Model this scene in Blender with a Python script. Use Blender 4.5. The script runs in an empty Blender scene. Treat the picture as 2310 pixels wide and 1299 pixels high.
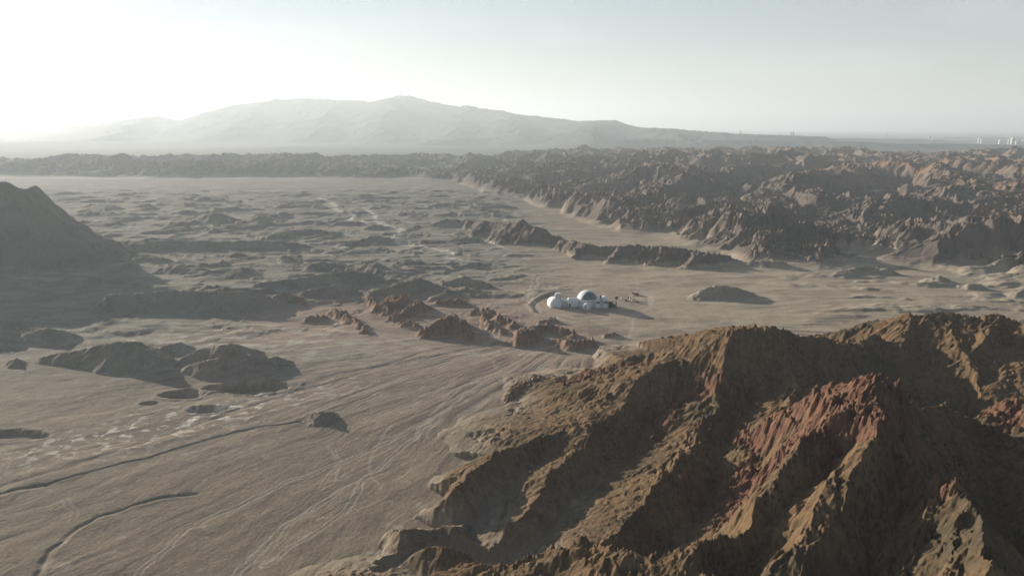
import bpy, bmesh, math, random, time
import numpy as np
from mathutils import Vector
T0 = time.time()
random.seed(7)
C = bpy.context.scene

# ------------------------------------------------------------------ camera
H = 116.0                      # the drone hovers this high above the plain
PITCH = math.radians(13.0)
FPX = 1561.0                   # focal length in photo pixels (2310 wide)
cam = bpy.data.cameras.new('camera')
cam.sensor_width = 36.0
cam.lens = 36.0 * FPX / 2310.0
cam.clip_start = 0.5
cam.clip_end = 150000.0
cam_ob = bpy.data.objects.new('camera', cam)
cam_ob.location = (0, 0, H)
cam_ob.rotation_euler = (math.pi / 2 - PITCH, 0, 0)
C.collection.objects.link(cam_ob)
C.camera = cam_ob

# ------------------------------------------------------------------ sun and sky
SUN_AZ = math.radians(-50.0)   # seen from above: left of the view direction
SUN_EL = math.radians(12.5)
sdir = Vector((math.sin(SUN_AZ) * math.cos(SUN_EL), math.cos(SUN_AZ) * math.cos(SUN_EL), math.sin(SUN_EL)))
sun = bpy.data.lights.new('sun', 'SUN')
sun.energy = 5.0
sun.angle = math.radians(0.5)
sun.color = (1.0, 0.90, 0.76)
sun_ob = bpy.data.objects.new('sun', sun)
sun_ob.rotation_euler = sdir.to_track_quat('Z', 'Y').to_euler()
C.collection.objects.link(sun_ob)

world = bpy.data.worlds.new('World')
C.world = world
world.use_nodes = True
wn, wl = world.node_tree.nodes, world.node_tree.links
wn.clear()
wout = wn.new('ShaderNodeOutputWorld')
bg = wn.new('ShaderNodeBackground')
sky = wn.new('ShaderNodeTexSky')
sky.sky_type = 'NISHITA'
sky.sun_disc = False
sky.sun_elevation = SUN_EL
sky.sun_rotation = SUN_AZ
sky.altitude = 200
sky.air_density = 1.0
sky.dust_density = 0.2
sky.ozone_density = 1.3
bg.inputs['Strength'].default_value = 0.05
# thin streaks of cirrus, part of the sky itself
wtc = wn.new('ShaderNodeTexCoord'); wmp = wn.new('ShaderNodeMapping')
wmp.inputs['Scale'].default_value = (1.6, 1.6, 11.0); wmp.inputs['Rotation'].default_value = (.05, .12, .4)
wnz = wn.new('ShaderNodeTexNoise'); wnz.inputs['Scale'].default_value = 1.7; wnz.inputs['Detail'].default_value = 6; wnz.inputs['Distortion'].default_value = .6
wmr = wn.new('ShaderNodeMapRange'); wmr.inputs['From Min'].default_value = .45; wmr.inputs['From Max'].default_value = .8; wmr.inputs['To Min'].default_value = .34; wmr.inputs['To Max'].default_value = .6
wmx = wn.new('ShaderNodeMix'); wmx.data_type = 'RGBA'
wl.new(wtc.outputs['Generated'], wmp.inputs['Vector']); wl.new(wmp.outputs[0], wnz.inputs['Vector'])
wl.new(wnz.outputs['Fac'], wmr.inputs['Value']); wsp = wn.new('ShaderNodeSeparateXYZ'); wlo = wn.new('ShaderNodeMapRange'); wmu = wn.new('ShaderNodeMath'); wmu.operation = 'MULTIPLY'
wlo.interpolation_type = 'SMOOTHSTEP'                 # the dusty veil thins out towards the zenith
wlo.inputs['From Min'].default_value = .12; wlo.inputs['From Max'].default_value = .42; wlo.inputs['To Min'].default_value = 1.0; wlo.inputs['To Max'].default_value = 0.0
wl.new(wtc.outputs['Generated'], wsp.inputs[0]); wl.new(wsp.outputs['Z'], wlo.inputs['Value'])
wl.new(wmr.outputs[0], wmu.inputs[0]); wl.new(wlo.outputs[0], wmu.inputs[1]); wl.new(wmu.outputs[0], wmx.inputs['Factor'])
wl.new(sky.outputs[0], wmx.inputs[6]); wmx.inputs[7].default_value = (8.6, 8.9, 8.9, 1)
wl.new(wmx.outputs[2], bg.inputs['Color'])
wl.new(bg.outputs[0], wout.inputs['Surface'])

vs = C.view_settings
vs.view_transform = 'Standard'
vs.look = 'None'
vs.gamma = 1.0
vs.use_curve_mapping = False
vs.exposure = 0.96
C.cycles.use_denoising = True
C.cycles.max_bounces = 5
C.cycles.diffuse_bounces = 1
C.cycles.volume_bounces = 1
C.cycles.sample_clamp_indirect = 4.0

HAZE_DENSITY = 1.25e-4
HAZE_G = 0.28
HAZE_TOP = 640.0
HAZE_R = 30000.0
QUAL = 1.0                     # >1 = coarser terrain

# ------------------------------------------------------------------ pixel <-> world helpers
cp, sp_ = math.cos(PITCH), math.sin(PITCH)
def ray(px, py):
    u, v = (px - 1155.0) / FPX, (py - 649.5) / FPX
    return (u, cp - v * sp_, -sp_ - v * cp)
def PH(px, py, h):             # world point seen at a photo pixel, at height h
    dx, dy, dz = ray(px, py)
    t = (h - H) / dz
    return (dx * t, dy * t, h)
def PY(px, py, y):             # world point seen at a photo pixel, at forward distance y
    dx, dy, dz = ray(px, py)
    t = y / dy
    return (dx * t, y, H + dz * t)

# ------------------------------------------------------------------ numpy noise
F = np.float32
def _h(ix, iy, seed):
    n = (ix.astype(np.int64) * 374761393 + iy.astype(np.int64) * 668265263 + seed * 982451653) & 0xFFFFFFFF
    n = ((n ^ (n >> 13)) * 1274126177) & 0xFFFFFFFF
    n = n ^ (n >> 16)
    return n
def perlin(x, y, seed=0):
    ix, iy = np.floor(x), np.floor(y)
    fx, fy = (x - ix).astype(F), (y - iy).astype(F)
    ix = ix.astype(np.int32); iy = iy.astype(np.int32)
    u = fx * fx * fx * (fx * (fx * 6 - 15) + 10)
    v = fy * fy * fy * (fy * (fy * 6 - 15) + 10)
    def g(dx, dy):
        a = (_h(ix + dx, iy + dy, seed) & 0xFFFF).astype(F) * F(2 * math.pi / 65536)
        return np.cos(a) * (fx - dx) + np.sin(a) * (fy - dy)
    a = g(0, 0); b = g(1, 0); c = g(0, 1); d = g(1, 1)
    return ((a + (b - a) * u) * (1 - v) + (c + (d - c) * u) * v) * F(1.5)
def fbm(x, y, octv, seed=0, gain=.5, lac=2.03):
    s = np.zeros(np.shape(x), F); a = 1.0; t = 0
    for i in range(octv):
        s += F(a) * perlin(x, y, seed + i * 17); t += a
        x = x * lac + 13.7; y = y * lac + 7.1; a *= gain
    return s / F(t)
def ridged(x, y, octv, seed=0, gain=.5, lac=2.07, pw=2.0):
    s = np.zeros(np.shape(x), F); a = 1.0; t = 0; w = np.ones(np.shape(x), F)
    for i in range(octv):
        n = 1 - np.abs(perlin(x, y, seed + i * 31)) * F(1.6)
        n = np.clip(n, 0, 1) ** pw
        s += F(a) * n * w; t += a
        w = np.clip(n * 1.6, 0, 1)
        x = x * lac + 3.3; y = y * lac + 9.9; a *= gain
    return s / F(t)
def sst(a, b, x):
    t = np.clip((x - a) / (b - a), 0, 1)
    return t * t * (3 - 2 * t)

def gullies(x, y, dx, dy, octv, seed, gain=.5, sharp=1.1):
    """erosion noise: stripes running down the slope; (dx,dy) = slope direction (|.|~1)"""
    h = np.zeros(x.shape, F); ex = dx; ey = dy; a = 1.0; t = 0; f = 1.0
    ax = np.zeros(x.shape, F); ay = np.zeros(x.shape, F)
    for o in range(octv):
        px, py = x * f, y * f
        ix, iy = np.floor(px), np.floor(py)
        fx, fy = (px - ix).astype(F), (py - iy).astype(F)
        ix = ix.astype(np.int32); iy = iy.astype(np.int32)
        qx = -(ey + ay); qy = ex + ax          # perpendicular to the slope
        v = np.zeros(x.shape, F); vx = np.zeros(x.shape, F); vy = np.zeros(x.shape, F); wt = np.zeros(x.shape, F)
        for i in (-1, 0, 1):
            for j in (-1, 0, 1):
                n = _h(ix + i, iy + j, seed + o * 91)
                hx = (n & 0xFFFF).astype(F) * F(.7 / 65536) + F(.15)
                hy = ((n >> 16) & 0xFFFF).astype(F) * F(.7 / 65536) + F(.15)
                ox = fx - i - hx; oy = fy - j - hy
                w = np.exp(-(ox * ox + oy * oy) * 2.2)
                m = (ox * qx + oy * qy) * F(2 * math.pi)
                cs = np.cos(m); sn = np.sin(m)
                v += cs * w; vx -= sn * qx * w; vy -= sn * qy * w; wt += w
        v /= wt; vx /= wt; vy /= wt
        # crests sharper than the channels
        v = 1 - np.abs(v * .5 + .5 - 1) ** sharp * 2 if o < 2 else v
        h += F(a) * v; t += a
        ax = ax + vx * F(a * .35); ay = ay + vy * F(a * .35)
        a *= gain; f *= 2.03
    return h / F(t)

def facet(x, y, seed, tilt=.6):
    """angular broken rock: every cell is a tilted plane"""
    ix, iy = np.floor(x), np.floor(y)
    fx, fy = (x - ix).astype(F), (y - iy).astype(F)
    ix = ix.astype(np.int32); iy = iy.astype(np.int32)
    best = np.full(x.shape, 9., F); h = np.zeros(x.shape, F)
    for i in (-1, 0, 1):
        for j in (-1, 0, 1):
            n = _h(ix + i, iy + j, seed)
            ox = fx - i - (n & 0xFF).astype(F) / 255; oy = fy - j - ((n >> 8) & 0xFF).astype(F) / 255
            d = ox * ox + oy * oy; m = d < best
            a = ((n >> 16) & 0xFF).astype(F) * F(math.tau / 255)
            best = np.where(m, d, best)
            h = np.where(m, ((n >> 24) & 0xFF).astype(F) / 255 - .5 + tilt * (ox * np.cos(a) + oy * np.sin(a)), h)
    return h - best * .5

# ------------------------------------------------------------------ polar terrain grid centred under the camera
def steps(pairs):
    out = [pairs[0][0]]
    for (a, b, fn) in pairs:
        r = a
        while r < b:
            r += fn(r) * QUAL
            out.append(min(r, b))
            if r >= b: break
    return np.unique(np.round(np.array(out), 5))
R = steps([(2.0, 60, lambda r: 1.2 + 0 * r), (60, 350, lambda r: .42), (350, 3400, lambda r: r * .0027),
           (3400, 9500, lambda r: r * .0055), (9500, 39000, lambda r: r * .012)])
azf = np.arange(-43, 45.001, .076 * QUAL)
azl = [-43.0]; st = .1
while azl[-1] > -180: azl.append(azl[-1] - st); st = min(st * 1.1, 4)
azl[-1] = -180.0
azr = [45.0]; st = .1
while azr[-1] < 180: azr.append(azr[-1] + st); st = min(st * 1.1, 4)
azr[-1] = 180.0
AZ = np.radians(np.concatenate([np.array(azl[::-1]), azf[1:-1], np.array(azr)]))
NA, NR = len(AZ), len(R)
X = (np.sin(AZ)[None, :] * R[:, None])
Y = (np.cos(AZ)[None, :] * R[:, None])
X = X.astype(np.float64); Y = Y.astype(np.float64)
RR = R[:, None] * np.ones((1, NA))
print('grid', NR, NA, NR * NA)
def grad(Z):
    gr = np.gradient(Z, R, axis=0)
    ga = np.gradient(Z, AZ, axis=1) / R[:, None]
    s, c = np.sin(AZ)[None, :], np.cos(AZ)[None, :]
    return (gr * s + ga * c).astype(F), (gr * c - ga * s).astype(F)

# ------------------------------------------------------------------ ground: gentle washes and streaks
APX, APY = 62.0, 420.0         # wash lines fan out from here towards the lower left
ang = np.arctan2(X - APX, Y - APY)
rad = np.hypot(X - APX, Y - APY)
wx = fbm(X / 55, Y / 55, 5, 5, .6)
patch = sst(-.35, .35, fbm(X / 85, Y / 85, 3, 8))
near = sst(560, 330, Y) * sst(40, 110, rad)
streak = (fbm(ang * 30 + wx * 1.5, rad / 75 + wx * .4, 4, 11, .6) * near
          + fbm(X / 60 + wx, Y / 16, 4, 12, .55) * (1 - near)).astype(F)
streak2 = (fbm(ang * 110 + wx * 3.2, rad / 40, 3, 14, .6) * near + fbm(X / 22, Y / 8, 3, 15, .55) * (1 - near)).astype(F)
Z = (fbm(X / 150, Y / 110, 4, 3) * F(2.2) + streak * F(.34) + streak2 * F(.10) * patch).astype(F)
Z += (fbm(X / 9, Y / 9, 2, 33) * F(.2) * sst(900, 300, RR)).astype(F)
# hummocky ground far left: many low swells
hum = sst(90, -60, X) * np.maximum(sst(330, 520, Y), sst(-110, -190, X) * sst(330, 390, Y) * .7) * sst(1500, 1100, Y)
hm = np.clip(fbm(X / 70 + wx * .5, Y / 46, 4, 21) * 1.7 - .12, 0, 1) + .22 * np.clip(fbm(X / 26 + wx, Y / 17, 4, 25) * 2 + .1, 0, 1)
Z += (hum * hm * 8.0).astype(F)
humr = sst(160, 260, X) * sst(330, 400, Y) * sst(650, 560, Y)
Z += (humr * np.clip(fbm(X / 45, Y / 25, 4, 23) * 1.6 - .1, 0, 1) * 3.5).astype(F)
# slow rise of the far country and its low relief
Z += (sst(2600, 6000, RR) * (fbm(X / 1500, Y / 1500, 5, 41) * 34)).astype(F)
# the hard standing round the base is level
BX, BY, _ = PH(1305, 690, 0)
flat = sst(62, 30, np.hypot((X - BX), (Y - BY) * 1.35))
Z = (Z * (1 - flat * .93)).astype(F)
GROUND = Z.copy()

REG = np.zeros(Z.shape, np.int16)
reg_info = {}
def new_region(name, label=None, group=None):
    k = len(reg_info) + 1
    reg_info[k] = (name, label, group)
    return k
RED = np.zeros(Z.shape, F)

def seg_dist(x, y, pts, ex=()):
    """distance to a crest polyline, signed side (-1..1), interpolated crest height (+ extra values)"""
    best = np.full(x.shape, 1e9); sg = np.ones(x.shape)
    hh = [np.zeros(x.shape) for _ in range(1 + len(ex))]
    for k, (a, b) in enumerate(zip(pts[:-1], pts[1:])):
        dx, dy = b[0] - a[0], b[1] - a[1]
        L = math.hypot(dx, dy) + 1e-9
        t = np.clip(((x - a[0]) * dx + (y - a[1]) * dy) / (L * L), 0, 1)
        ox, oy = x - a[0] - t * dx, y - a[1] - t * dy
        d = np.hypot(ox, oy)
        m = d < best
        best = np.where(m, d, best)
        hh[0] = np.where(m, a[2] + (b[2] - a[2]) * t, hh[0])
        for q, e in enumerate(ex):
            hh[1 + q] = np.where(m, e[k] + (e[k + 1] - e[k]) * t, hh[1 + q])
        sg = np.where(m, (dx * (y - a[1]) - dy * (x - a[0])) / L / (d + 1e-6), sg)
    return (best, np.clip(sg, -1, 1), hh[0]) + tuple(hh[1:])

def region_idx(pts, reach):
    x0 = min(p[0] for p in pts) - reach; x1 = max(p[0] for p in pts) + reach
    y0 = min(p[1] for p in pts) - reach; y1 = max(p[1] for p in pts) + reach
    return np.nonzero((X > x0) & (X < x1) & (Y > y0) & (Y < y1))

def tent(pts, sl, sr, reg, pw=1.0, rough=.25, wl_=14.0, seed=1, relative=True, red=0.0):
    """raise a crest: pts world points; sl / sr = slope on the left / right hand of the travel direction"""
    sl = list(sl) if hasattr(sl, '__len__') else [sl] * len(pts)
    sr = list(sr) if hasattr(sr, '__len__') else [sr] * len(pts)
    hm_ = max(p[2] for p in pts)
    idx = region_idx(pts, hm_ / min(sl + sr) * 1.6 + 5)
    if len(idx[0]) == 0: return
    x, y = X[idx], Y[idx]
    n1 = fbm(x / wl_, y / wl_, 4, seed * 7 + 1, .55)
    n2 = fbm(x / wl_, y / wl_, 4, seed * 7 + 2, .55)
    xw = x + n1 * wl_ * rough * 1.4; yw = y + n2 * wl_ * rough * 1.4
    d, sg, hc, a_, b_ = seg_dist(xw, yw, pts, (sl, sr))
    t = sst(-.8, .8, sg)
    s = b_ + (a_ - b_) * t
    hc = hc + np.minimum(.12 * hc, 1.2 if reg == FG else 1e9) * fbm(x / wl_ * .8, y / wl_ * .8, 3, seed * 7 + 5)
    w = np.maximum(hc, .01) / s
    q = np.clip(1 - d / w, 0, None)
    z = hc * q ** pw
    zz = Z[idx]
    if relative:
        base = GROUND[idx]; c = np.clip(q * 2, 0, 1)
        nz = base * (1 - c * .7) + z
    else:
        nz = z
    up = (q > 0) & (nz > zz)
    Z[idx] = np.where(up, nz, zz).astype(F)
    r = REG[idx]; r[up & (z > .35)] = reg; REG[idx] = r
    RED[idx] = np.where(up, red, RED[idx])

def carve(pts, sl, sr, seed=1, wl_=12.0, rough=.2, wide=13.0):
    """cut a gully whose floor runs along pts"""
    idx = region_idx(pts, 60)
    x, y = X[idx], Y[idx]
    n1 = fbm(x / wl_, y / wl_, 4, seed * 7 + 1, .55)
    n2 = fbm(x / wl_, y / wl_, 4, seed * 7 + 2, .55)
    d, sg, hf = seg_dist(x + n1 * wl_ * rough * 1.4, y + n2 * wl_ * rough * 1.4, pts)
    t = sst(-.8, .8, sg)
    s = sr + (sl - sr) * t
    Z[idx] = np.minimum(Z[idx], hf + np.clip(d - .6, 0, None) * s + np.clip(d - wide, 0, None) * 1.2).astype(F)

# ------------------------------------------------------------------ foreground ridge (crests traced with their own heights)
FG = new_region('rocky_ridge', 'big brown and red eroded ridge with dark gullies filling the lower right')
def fg(pts, sl, sr, **k):
    k.setdefault('rough', .20); k.setdefault('wl_', 16.0)
    tent([PH(*p) for p in pts], sl, sr, FG, relative=False, **k)
def cut(pts, sl, sr, **k): carve([PH(*p) for p in pts], sl, sr, **k)
# skyline crest, from the low left end over the peak to the saddle
fg([(1250, 878, 2), (1340, 838, 8), (1450, 797, 15), (1550, 776, 27), (1640, 742, 40), (1690, 728, 45), (1750, 730, 43),
    (1790, 752, 37), (1870, 760, 34), (1930, 768, 32), (1985, 752, 33), (2040, 800, 26)], (.4, .4, .45, .6, .9, 1.2, 1.5, 1.6, 1.6, 1.6, 1.6, 1.6), .75, seed=3)
fg([(1690, 728, 45), (1645, 742, 43), (1600, 785, 36), (1550, 812, 31), (1515, 840, 28), (1490, 890, 23), (1470, 935, 17)], 1.2, .38, seed=4)
# back hill
fg([(1985, 752, 26), (2060, 706, 40), (2120, 703, 41), (2200, 708, 41), (2250, 708, 42), (2330, 735, 40), (2450, 770, 36)], (2.0, 1.6, 1.3, 1.3, 1.3, 1.3, 1.3), (1.6, .8, .38, .38, .38, .38, .38), seed=5)
fg([(2250, 710, 42), (2215, 760, 37), (2180, 806, 30)], .9, (1.1, .8, .45), seed=6)
fg([(2060, 706, 40), (2045, 750, 34), (2030, 800, 28)], .8, .5, seed=61)
# spurs running down towards the lower left: steep dark side on the left hand
fg([(1490, 870, 24), (1440, 900, 19), (1350, 952, 15), (1307, 1042, 12), (1240, 1075, 11), (1183, 1180, 8), (1150, 1250, 4)], .9, (.19, .21, .24, .28, .35, .45, .4), seed=7)
fg([(1300, 960, 12), (1200, 990, 13), (1117, 1023, 14), (1055, 1071, 13), (1015, 1100, 10), (985, 1135, 5)], 1.5, .62, seed=8)
fg([(1190, 1050, 10), (1150, 1075, 8), (1131, 1150, 5)], .8, .5, seed=81)
fg([(880, 1200, 3), (930, 1192, 9), (1000, 1203, 12), (1070, 1222, 10), (1120, 1240, 6)], .4, 1.2, seed=9)
fg([(850, 1262, 3), (921, 1245, 5), (1000, 1268, 6), (1136, 1285, 5), (1250, 1320, 5)], .5, 1.2, seed=10)
fg([(700, 1310, 3), (800, 1290, 5), (900, 1330, 6)], .3, .3, seed=24)
fg([(1640, 935, 30), (1560, 962, 27), (1536, 1004, 26), (1517, 1061, 23), (1488, 1123, 20), (1422, 1152, 16), (1374, 1185, 14), (1307, 1237, 11), (1240, 1290, 6)], 1.0, .40, seed=11)
fg([(1980, 1065, 41), (1880, 1110, 36), (1788, 1161, 31), (1693, 1233, 25), (1620, 1310, 17)], 1.1, .32, seed=12)
fg([(2050, 1010, 48), (1985, 1060, 42), (1922, 1109, 38), (1893, 1204, 34), (1836, 1310, 28)], 1.2, .4, seed=13)
fg([(2150, 1108, 50), (2075, 1200, 44), (2000, 1305, 37)], 1.2, .5, seed=14)
fg([(2172, 1171, 49), (2120, 1240, 44), (2070, 1320, 39)], 1.2, .5, seed=25)
# main near crest with the red cliffs on its left side
fg([(1905, 862, 46), (1945, 840, 52), (2017, 826, 57), (2060, 824, 58)], 1.1, .8, seed=15)
fg([(2060, 824, 58), (2090, 895, 58), (2085, 966, 55), (2112, 1042, 52), (2150, 1100, 51), (2169, 1171, 49), (2207, 1242, 46), (2185, 1320, 42)], 1.1, (.8, .8, .8, .85, .9, .9, .9, .9), seed=16)
fg([(2000, 905, 52), (1883, 866, 43), (1845, 885, 38), (1780, 928, 32), (1700, 960, 26)], .35, .8, seed=17)
fg([(1930, 880, 48), (1940, 960, 44), (1955, 1030, 41)], .7, .8, seed=26)
fg([(1860, 960, 38), (1774, 937, 33), (1740, 951, 31), (1674, 990, 26), (1636, 1023, 21)], .30, .8, seed=18)
fg([(1774, 937, 33), (1790, 1000, 32), (1815, 1065, 30)], .8, .6, seed=28)
fg([(1870, 920, 41), (1880, 1000, 38), (1900, 1060, 35)], .8, .7, seed=30)
fg([(1690, 985, 27), (1705, 1040, 25), (1725, 1085, 23)], .8, .6, seed=29)
fg([(1760, 880, 30), (1690, 905, 27), (1640, 918, 25), (1592, 955, 19)], .5, .8, seed=19)
fg([(1900, 800, 30), (1850, 800, 31), (1810, 850, 27)], .8, .6, seed=20)
# right edge: lower ground in the shade of the near crest
fg([(2060, 826, 57), (2150, 832, 52), (2240, 850, 46), (2320, 868, 41), (2450, 890, 40)], 1.3, .95, seed=21)
fg([(2420, 985, 42), (2350, 1015, 42), (2322, 1080, 39), (2312, 1140, 34)], 1.1, .9, seed=22)
fg([(2480, 1000, 34), (2600, 1100, 34), (2800, 1500, 34)], .6, .6, seed=23)
cut([(1464, 932, 13), (1412, 1023, 7), (1326, 1099, 4.5), (1260, 1175, 3), (1155, 1268, 0)], .42, .9, seed=31, wide=22)
cut([(1170, 1062, 6), (1110, 1130, 3), (1064, 1200, 1)], .5, 1.1, seed=32)
cut([(1700, 905, 20), (1610, 1010, 15), (1612, 1090, 12), (1560, 1170, 9), (1480, 1260, 6), (1440, 1320, 4)], .5, .75, seed=33, wide=12)
carve([(76, 152, 40), (66, 145, 34), (54, 135, 27), (44, 126, 22)], .5, 1.2, seed=34, wide=5)
carve([(87, 142, 43), (79, 132, 34), (72, 124, 29), (62, 115, 24)], .5, 1.3, seed=35, wide=5)
carve([(88, 131, 44), (79, 121, 36), (68, 109, 30), (58, 98, 26)], .5, 1.2, seed=36, wide=4)
carve([(84, 118, 42), (76, 108, 36), (66, 97, 32)], .6, 1.2, seed=39, wide=3)
cut([(2190, 930, 28), (2230, 1000, 24), (2260, 1150, 18), (2280, 1310, 14)], .7, .8, seed=37, wide=20)
cut([(860, 1290, 1), (960, 1240, 1), (1060, 1260, 1), (1150, 1310, 0)], 1, 1, seed=38)
# bands of red rock: (points, half width in metres)
for pts, hw in [([(2060, 835, 57), (2085, 900, 57), (2080, 960, 55)], 8), ([(1780, 930, 32), (1640, 930, 24), (1600, 960, 20)], 6),
                ([(1690, 800, 38), (1540, 825, 30), (1500, 880, 24), (1470, 945, 16)], 7), ([(1490, 960, 16), (1440, 1000, 10)], 3),
                ([(1440, 815, 16), (1350, 850, 9), (1290, 875, 5)], 9), ([(2250, 865, 38), (2320, 872, 41)], 5), ([(2345, 1010, 45), (2312, 1140, 35)], 9),
                ([(99, 165, 0), (94, 182, 0), (86, 196, 0)], 113), ([(92, 163, 0), (80, 170, 0), (66, 178, 0)], 117), ([(90, 150, 0), (66, 160, 0)], 109), ([(1100, 1240, 3), (1150, 1290, 4)], 5), ([(1480, 1240, 6), (1440, 1310, 4)], 5)]:
    if hw < 100: pts = [PH(*p) for p in pts]
    else: hw -= 100          # already in metres on the ground
    idx = region_idx(pts, hw * 2)
    x, y = X[idx], Y[idx]
    d, _, _ = seg_dist(x, y, pts)
    n = fbm(x / 9, y / 9, 4, 61, .6)
    RED[idx] = np.maximum(RED[idx], 1.15 - d / hw * .8 + n * .7)

# ------------------------------------------------------------------ hill at the left edge
LH = new_region('hill', 'dark hazy hill rising at the left edge')
tent([PY(-900, 330, 600), PY(-400, 372, 600), PY(0, 410, 630), PY(60, 420, 680), PY(105, 446, 740), PY(125, 468, 790)], .6, (.6, .6, .68, .95, 1.4, 2.0), LH, pw=1.05, rough=.18, wl_=50, seed=31)

# ------------------------------------------------------------------ mounds on the plain: (crest px,py,h ...), slopes, style
def mound(pts, sl, sr, label, red=0.0, pw=1.12, rough=.22, wl_=12.0, seed=1):
    k = new_region('mound', label, 'earth mounds on the plain')
    tent([PH(a, b, c * (.92 if b > 700 and red == 0 else (.9 if red else .9))) for a, b, c in pts], sl * 1.1, max(sr * 1.7, .66), k, pw=pw, rough=rough, wl_=wl_, seed=seed, red=red)
M_ = [
 ([(95,805,3),(200,782,8),(300,768,13),(360,800,6)], .5,.35,'long dark mound left of centre casting the broadest shadow'),
 ([(420,800,4),(480,780,8),(520,774,10),(565,785,5)], .5,.4,'dark pointed mound with a smaller crest in front'),
 ([(430,822,4),(500,803,9),(580,800,7)], .55,.4,'low dark mound in front of the pointed one'),
 ([(590,812,5),(625,806,5)], .5,.4,'small rounded mound right of the dark group'),
 ([(375,778,4),(400,774,5)], .5,.4,'little dark mound between the two larger ones'),
 ([(-60,745,8),(20,745,7)], .45,.4,'mound cut by the left edge'),
 ([(60,750,6),(110,738,8),(180,758,2)], .45,.35,'low mound near the left edge'),
 ([(10,815,2),(30,810,4)], .5,.5,'tiny dark mound at the far left'),
 ([(225,690,5),(250,665,11),(400,655,13),(560,658,12),(610,668,8)], .5,.4,'very long dark flat-topped mound'),
 ([(580,640,6),(700,622,9),(800,610,11),(850,620,3)], .5,.4,'long low mound behind the flat-topped one'),
 ([(610,672,6),(640,657,8),(680,668,4)], .5,.45,'peaked mound at the end of the long flat-topped one'),
 ([(690,655,6),(760,640,9),(800,655,4)], .5,.4,'dark mound between the long ones and the red outcrops'),
 ([(845,655,5),(900,640,8),(945,630,10),(1000,645,4)], .5,.4,'double humped dark mound'),
 ([(1005,632,5),(1050,622,8),(1100,638,4)], .5,.38,'dark oval mound north of the base track'),
 ([(730,620,2),(760,605,5)], .5,.4,'small low mound far behind the outcrops'),
 ([(1580,655,6),(1615,642,10),(1660,648,8),(1700,660,3)], .5,.34,'lone smooth dark mound right of the white base'),
 ([(1890,612,4),(1950,600,6),(2010,606,5)], .5,.4,'rough low mound at the right'),
 ([(1880,618,3),(1925,612,5)], .5,.4,'flat dark mound in front of the rough one'),
 ([(2090,625,4),(2120,620,7),(2140,626,4)], .55,.4,'small cone mound at the right'),
 ([(2180,640,4),(2215,640,4)], .55,.4,'small dark mound near the right edge'),
 ([(2300,655,5),(2360,655,5)], .5,.4,'mound cut by the right edge'),
 ([(1690,588,5),(1760,590,6)], .5,.4,'low dark mound before the badlands'),
 ([(690,932,1.5),(722,927,3.6),(752,930,2)], .5,.4,'small dark mound at the end of the long trench line'),
 ([(240,553,5),(330,545,9),(400,540,10),(470,542,10)], .45,.35,'long low dark ridge mound far left'),
 ([(490,545,8),(560,542,10),(640,545,9),(690,552,5)], .45,.35,'long flat mound behind, beside its twin'),
 ([(180,580,4),(220,576,6),(245,582,4)], .45,.4,'low mound at the foot of the left hill'),
 ([(300,582,4),(350,578,6),(380,584,4)], .45,.4,'low mound right of the hill foot'),
 ([(450,490,7),(490,478,15),(530,492,6)], .5,.4,'far pointed mound in the hazy left plain'),
 ([(570,492,5),(590,485,9),(620,493,4)], .5,.4,'far small mound beside the pointed one'),
 ([(455,497,4),(500,490,8)], .5,.4,'far low mound in front of the pointed one'),
 ([(830,510,5),(850,507,6)], .5,.4,'dark spot mound beside the pale track'),
 ([(320,470,4),(345,465,6)], .5,.4,'faint far mound in the haze'),
 ([(560,505,3),(600,503,6)], .5,.4,'faint far flat mound'),
]
for i, (p, a, b, l) in enumerate(M_):
    mound(p, a, b, l, seed=40 + i)
O_ = [
 ([(850,690,5),(900,672,8),(950,678,7),(890,710,5),(910,722,3)], .7,.5,'jagged reddish outcrop with many knobs'),
 ([(830,660,3),(850,684,5),(880,695,5)], .8,.5,'thin reddish outcrop tail'),
 ([(955,742,5),(990,720,9),(1020,702,12),(1045,735,6),(1060,765,2)], .8,.5,'tall pointed reddish outcrop with fluted sides'),
 ([(1060,700,4),(1100,692,7),(1130,712,5),(1160,725,4)], .8,.5,'fluted pale brown outcrop left of the base'),
 ([(1150,762,3),(1170,745,8),(1200,740,6)], .8,.5,'small red peaked outcrop'),
 ([(1180,735,4),(1240,730,5),(1290,745,4)], .6,.45,'low outcrop ridge below the base'),
 ([(1250,765,3),(1290,768,5),(1340,762,4)], .6,.5,'curled low outcrop nearest the base'),
 ([(750,695,4),(790,712,4),(825,740,3)], .8,.5,'line of little red knobs'),
 ([(690,715,3),(720,708,4)], .6,.5,'small pale outcrop at the left of the group'),
 ([(985,678,3),(1030,672,5),(1060,684,2)], .7,.45,'narrow outcrop behind the jagged one'),
 ([(1360,752,1.6),(1385,748,2)], .5,.5,'low brown patch of rock by the base track'),
 ([(1140,895,3),(1170,868,6),(1215,850,7),(1250,872,4)], .6,.35,'pale pink outcrop leaning on the foreground ridge'),
 ([(880,668,3),(910,664,6),(935,672,3)], .8, .5, 'squat reddish knob behind the jagged outcrop'),
 ([(905,735,2),(925,722,4),(940,730,3)], .8, .5, 'little reddish knob between the jagged and the pointed outcrop'),
 ([(1085,715,3),(1110,728,4),(1135,745,2)], .8, .5, 'thin fluted spur between the pointed outcrop and the base'),
 ([(1215,722,2),(1245,716,3)], .6, .5, 'low pale knob just below the base track'),
 ([(650,680,2),(672,672,4),(690,684,2)], .7, .5, 'small dark red knob at the end of the long dark mound'),
 ([(1255,850,4),(1290,838,6)], .6,.5,'small pink knob behind the foreground ridge'),
]
for i, (p, a, b, l) in enumerate(O_):
    mound(p, a, b, l, red=.55, pw=1.3, rough=.45, wl_=9.0, seed=90 + i)

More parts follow.
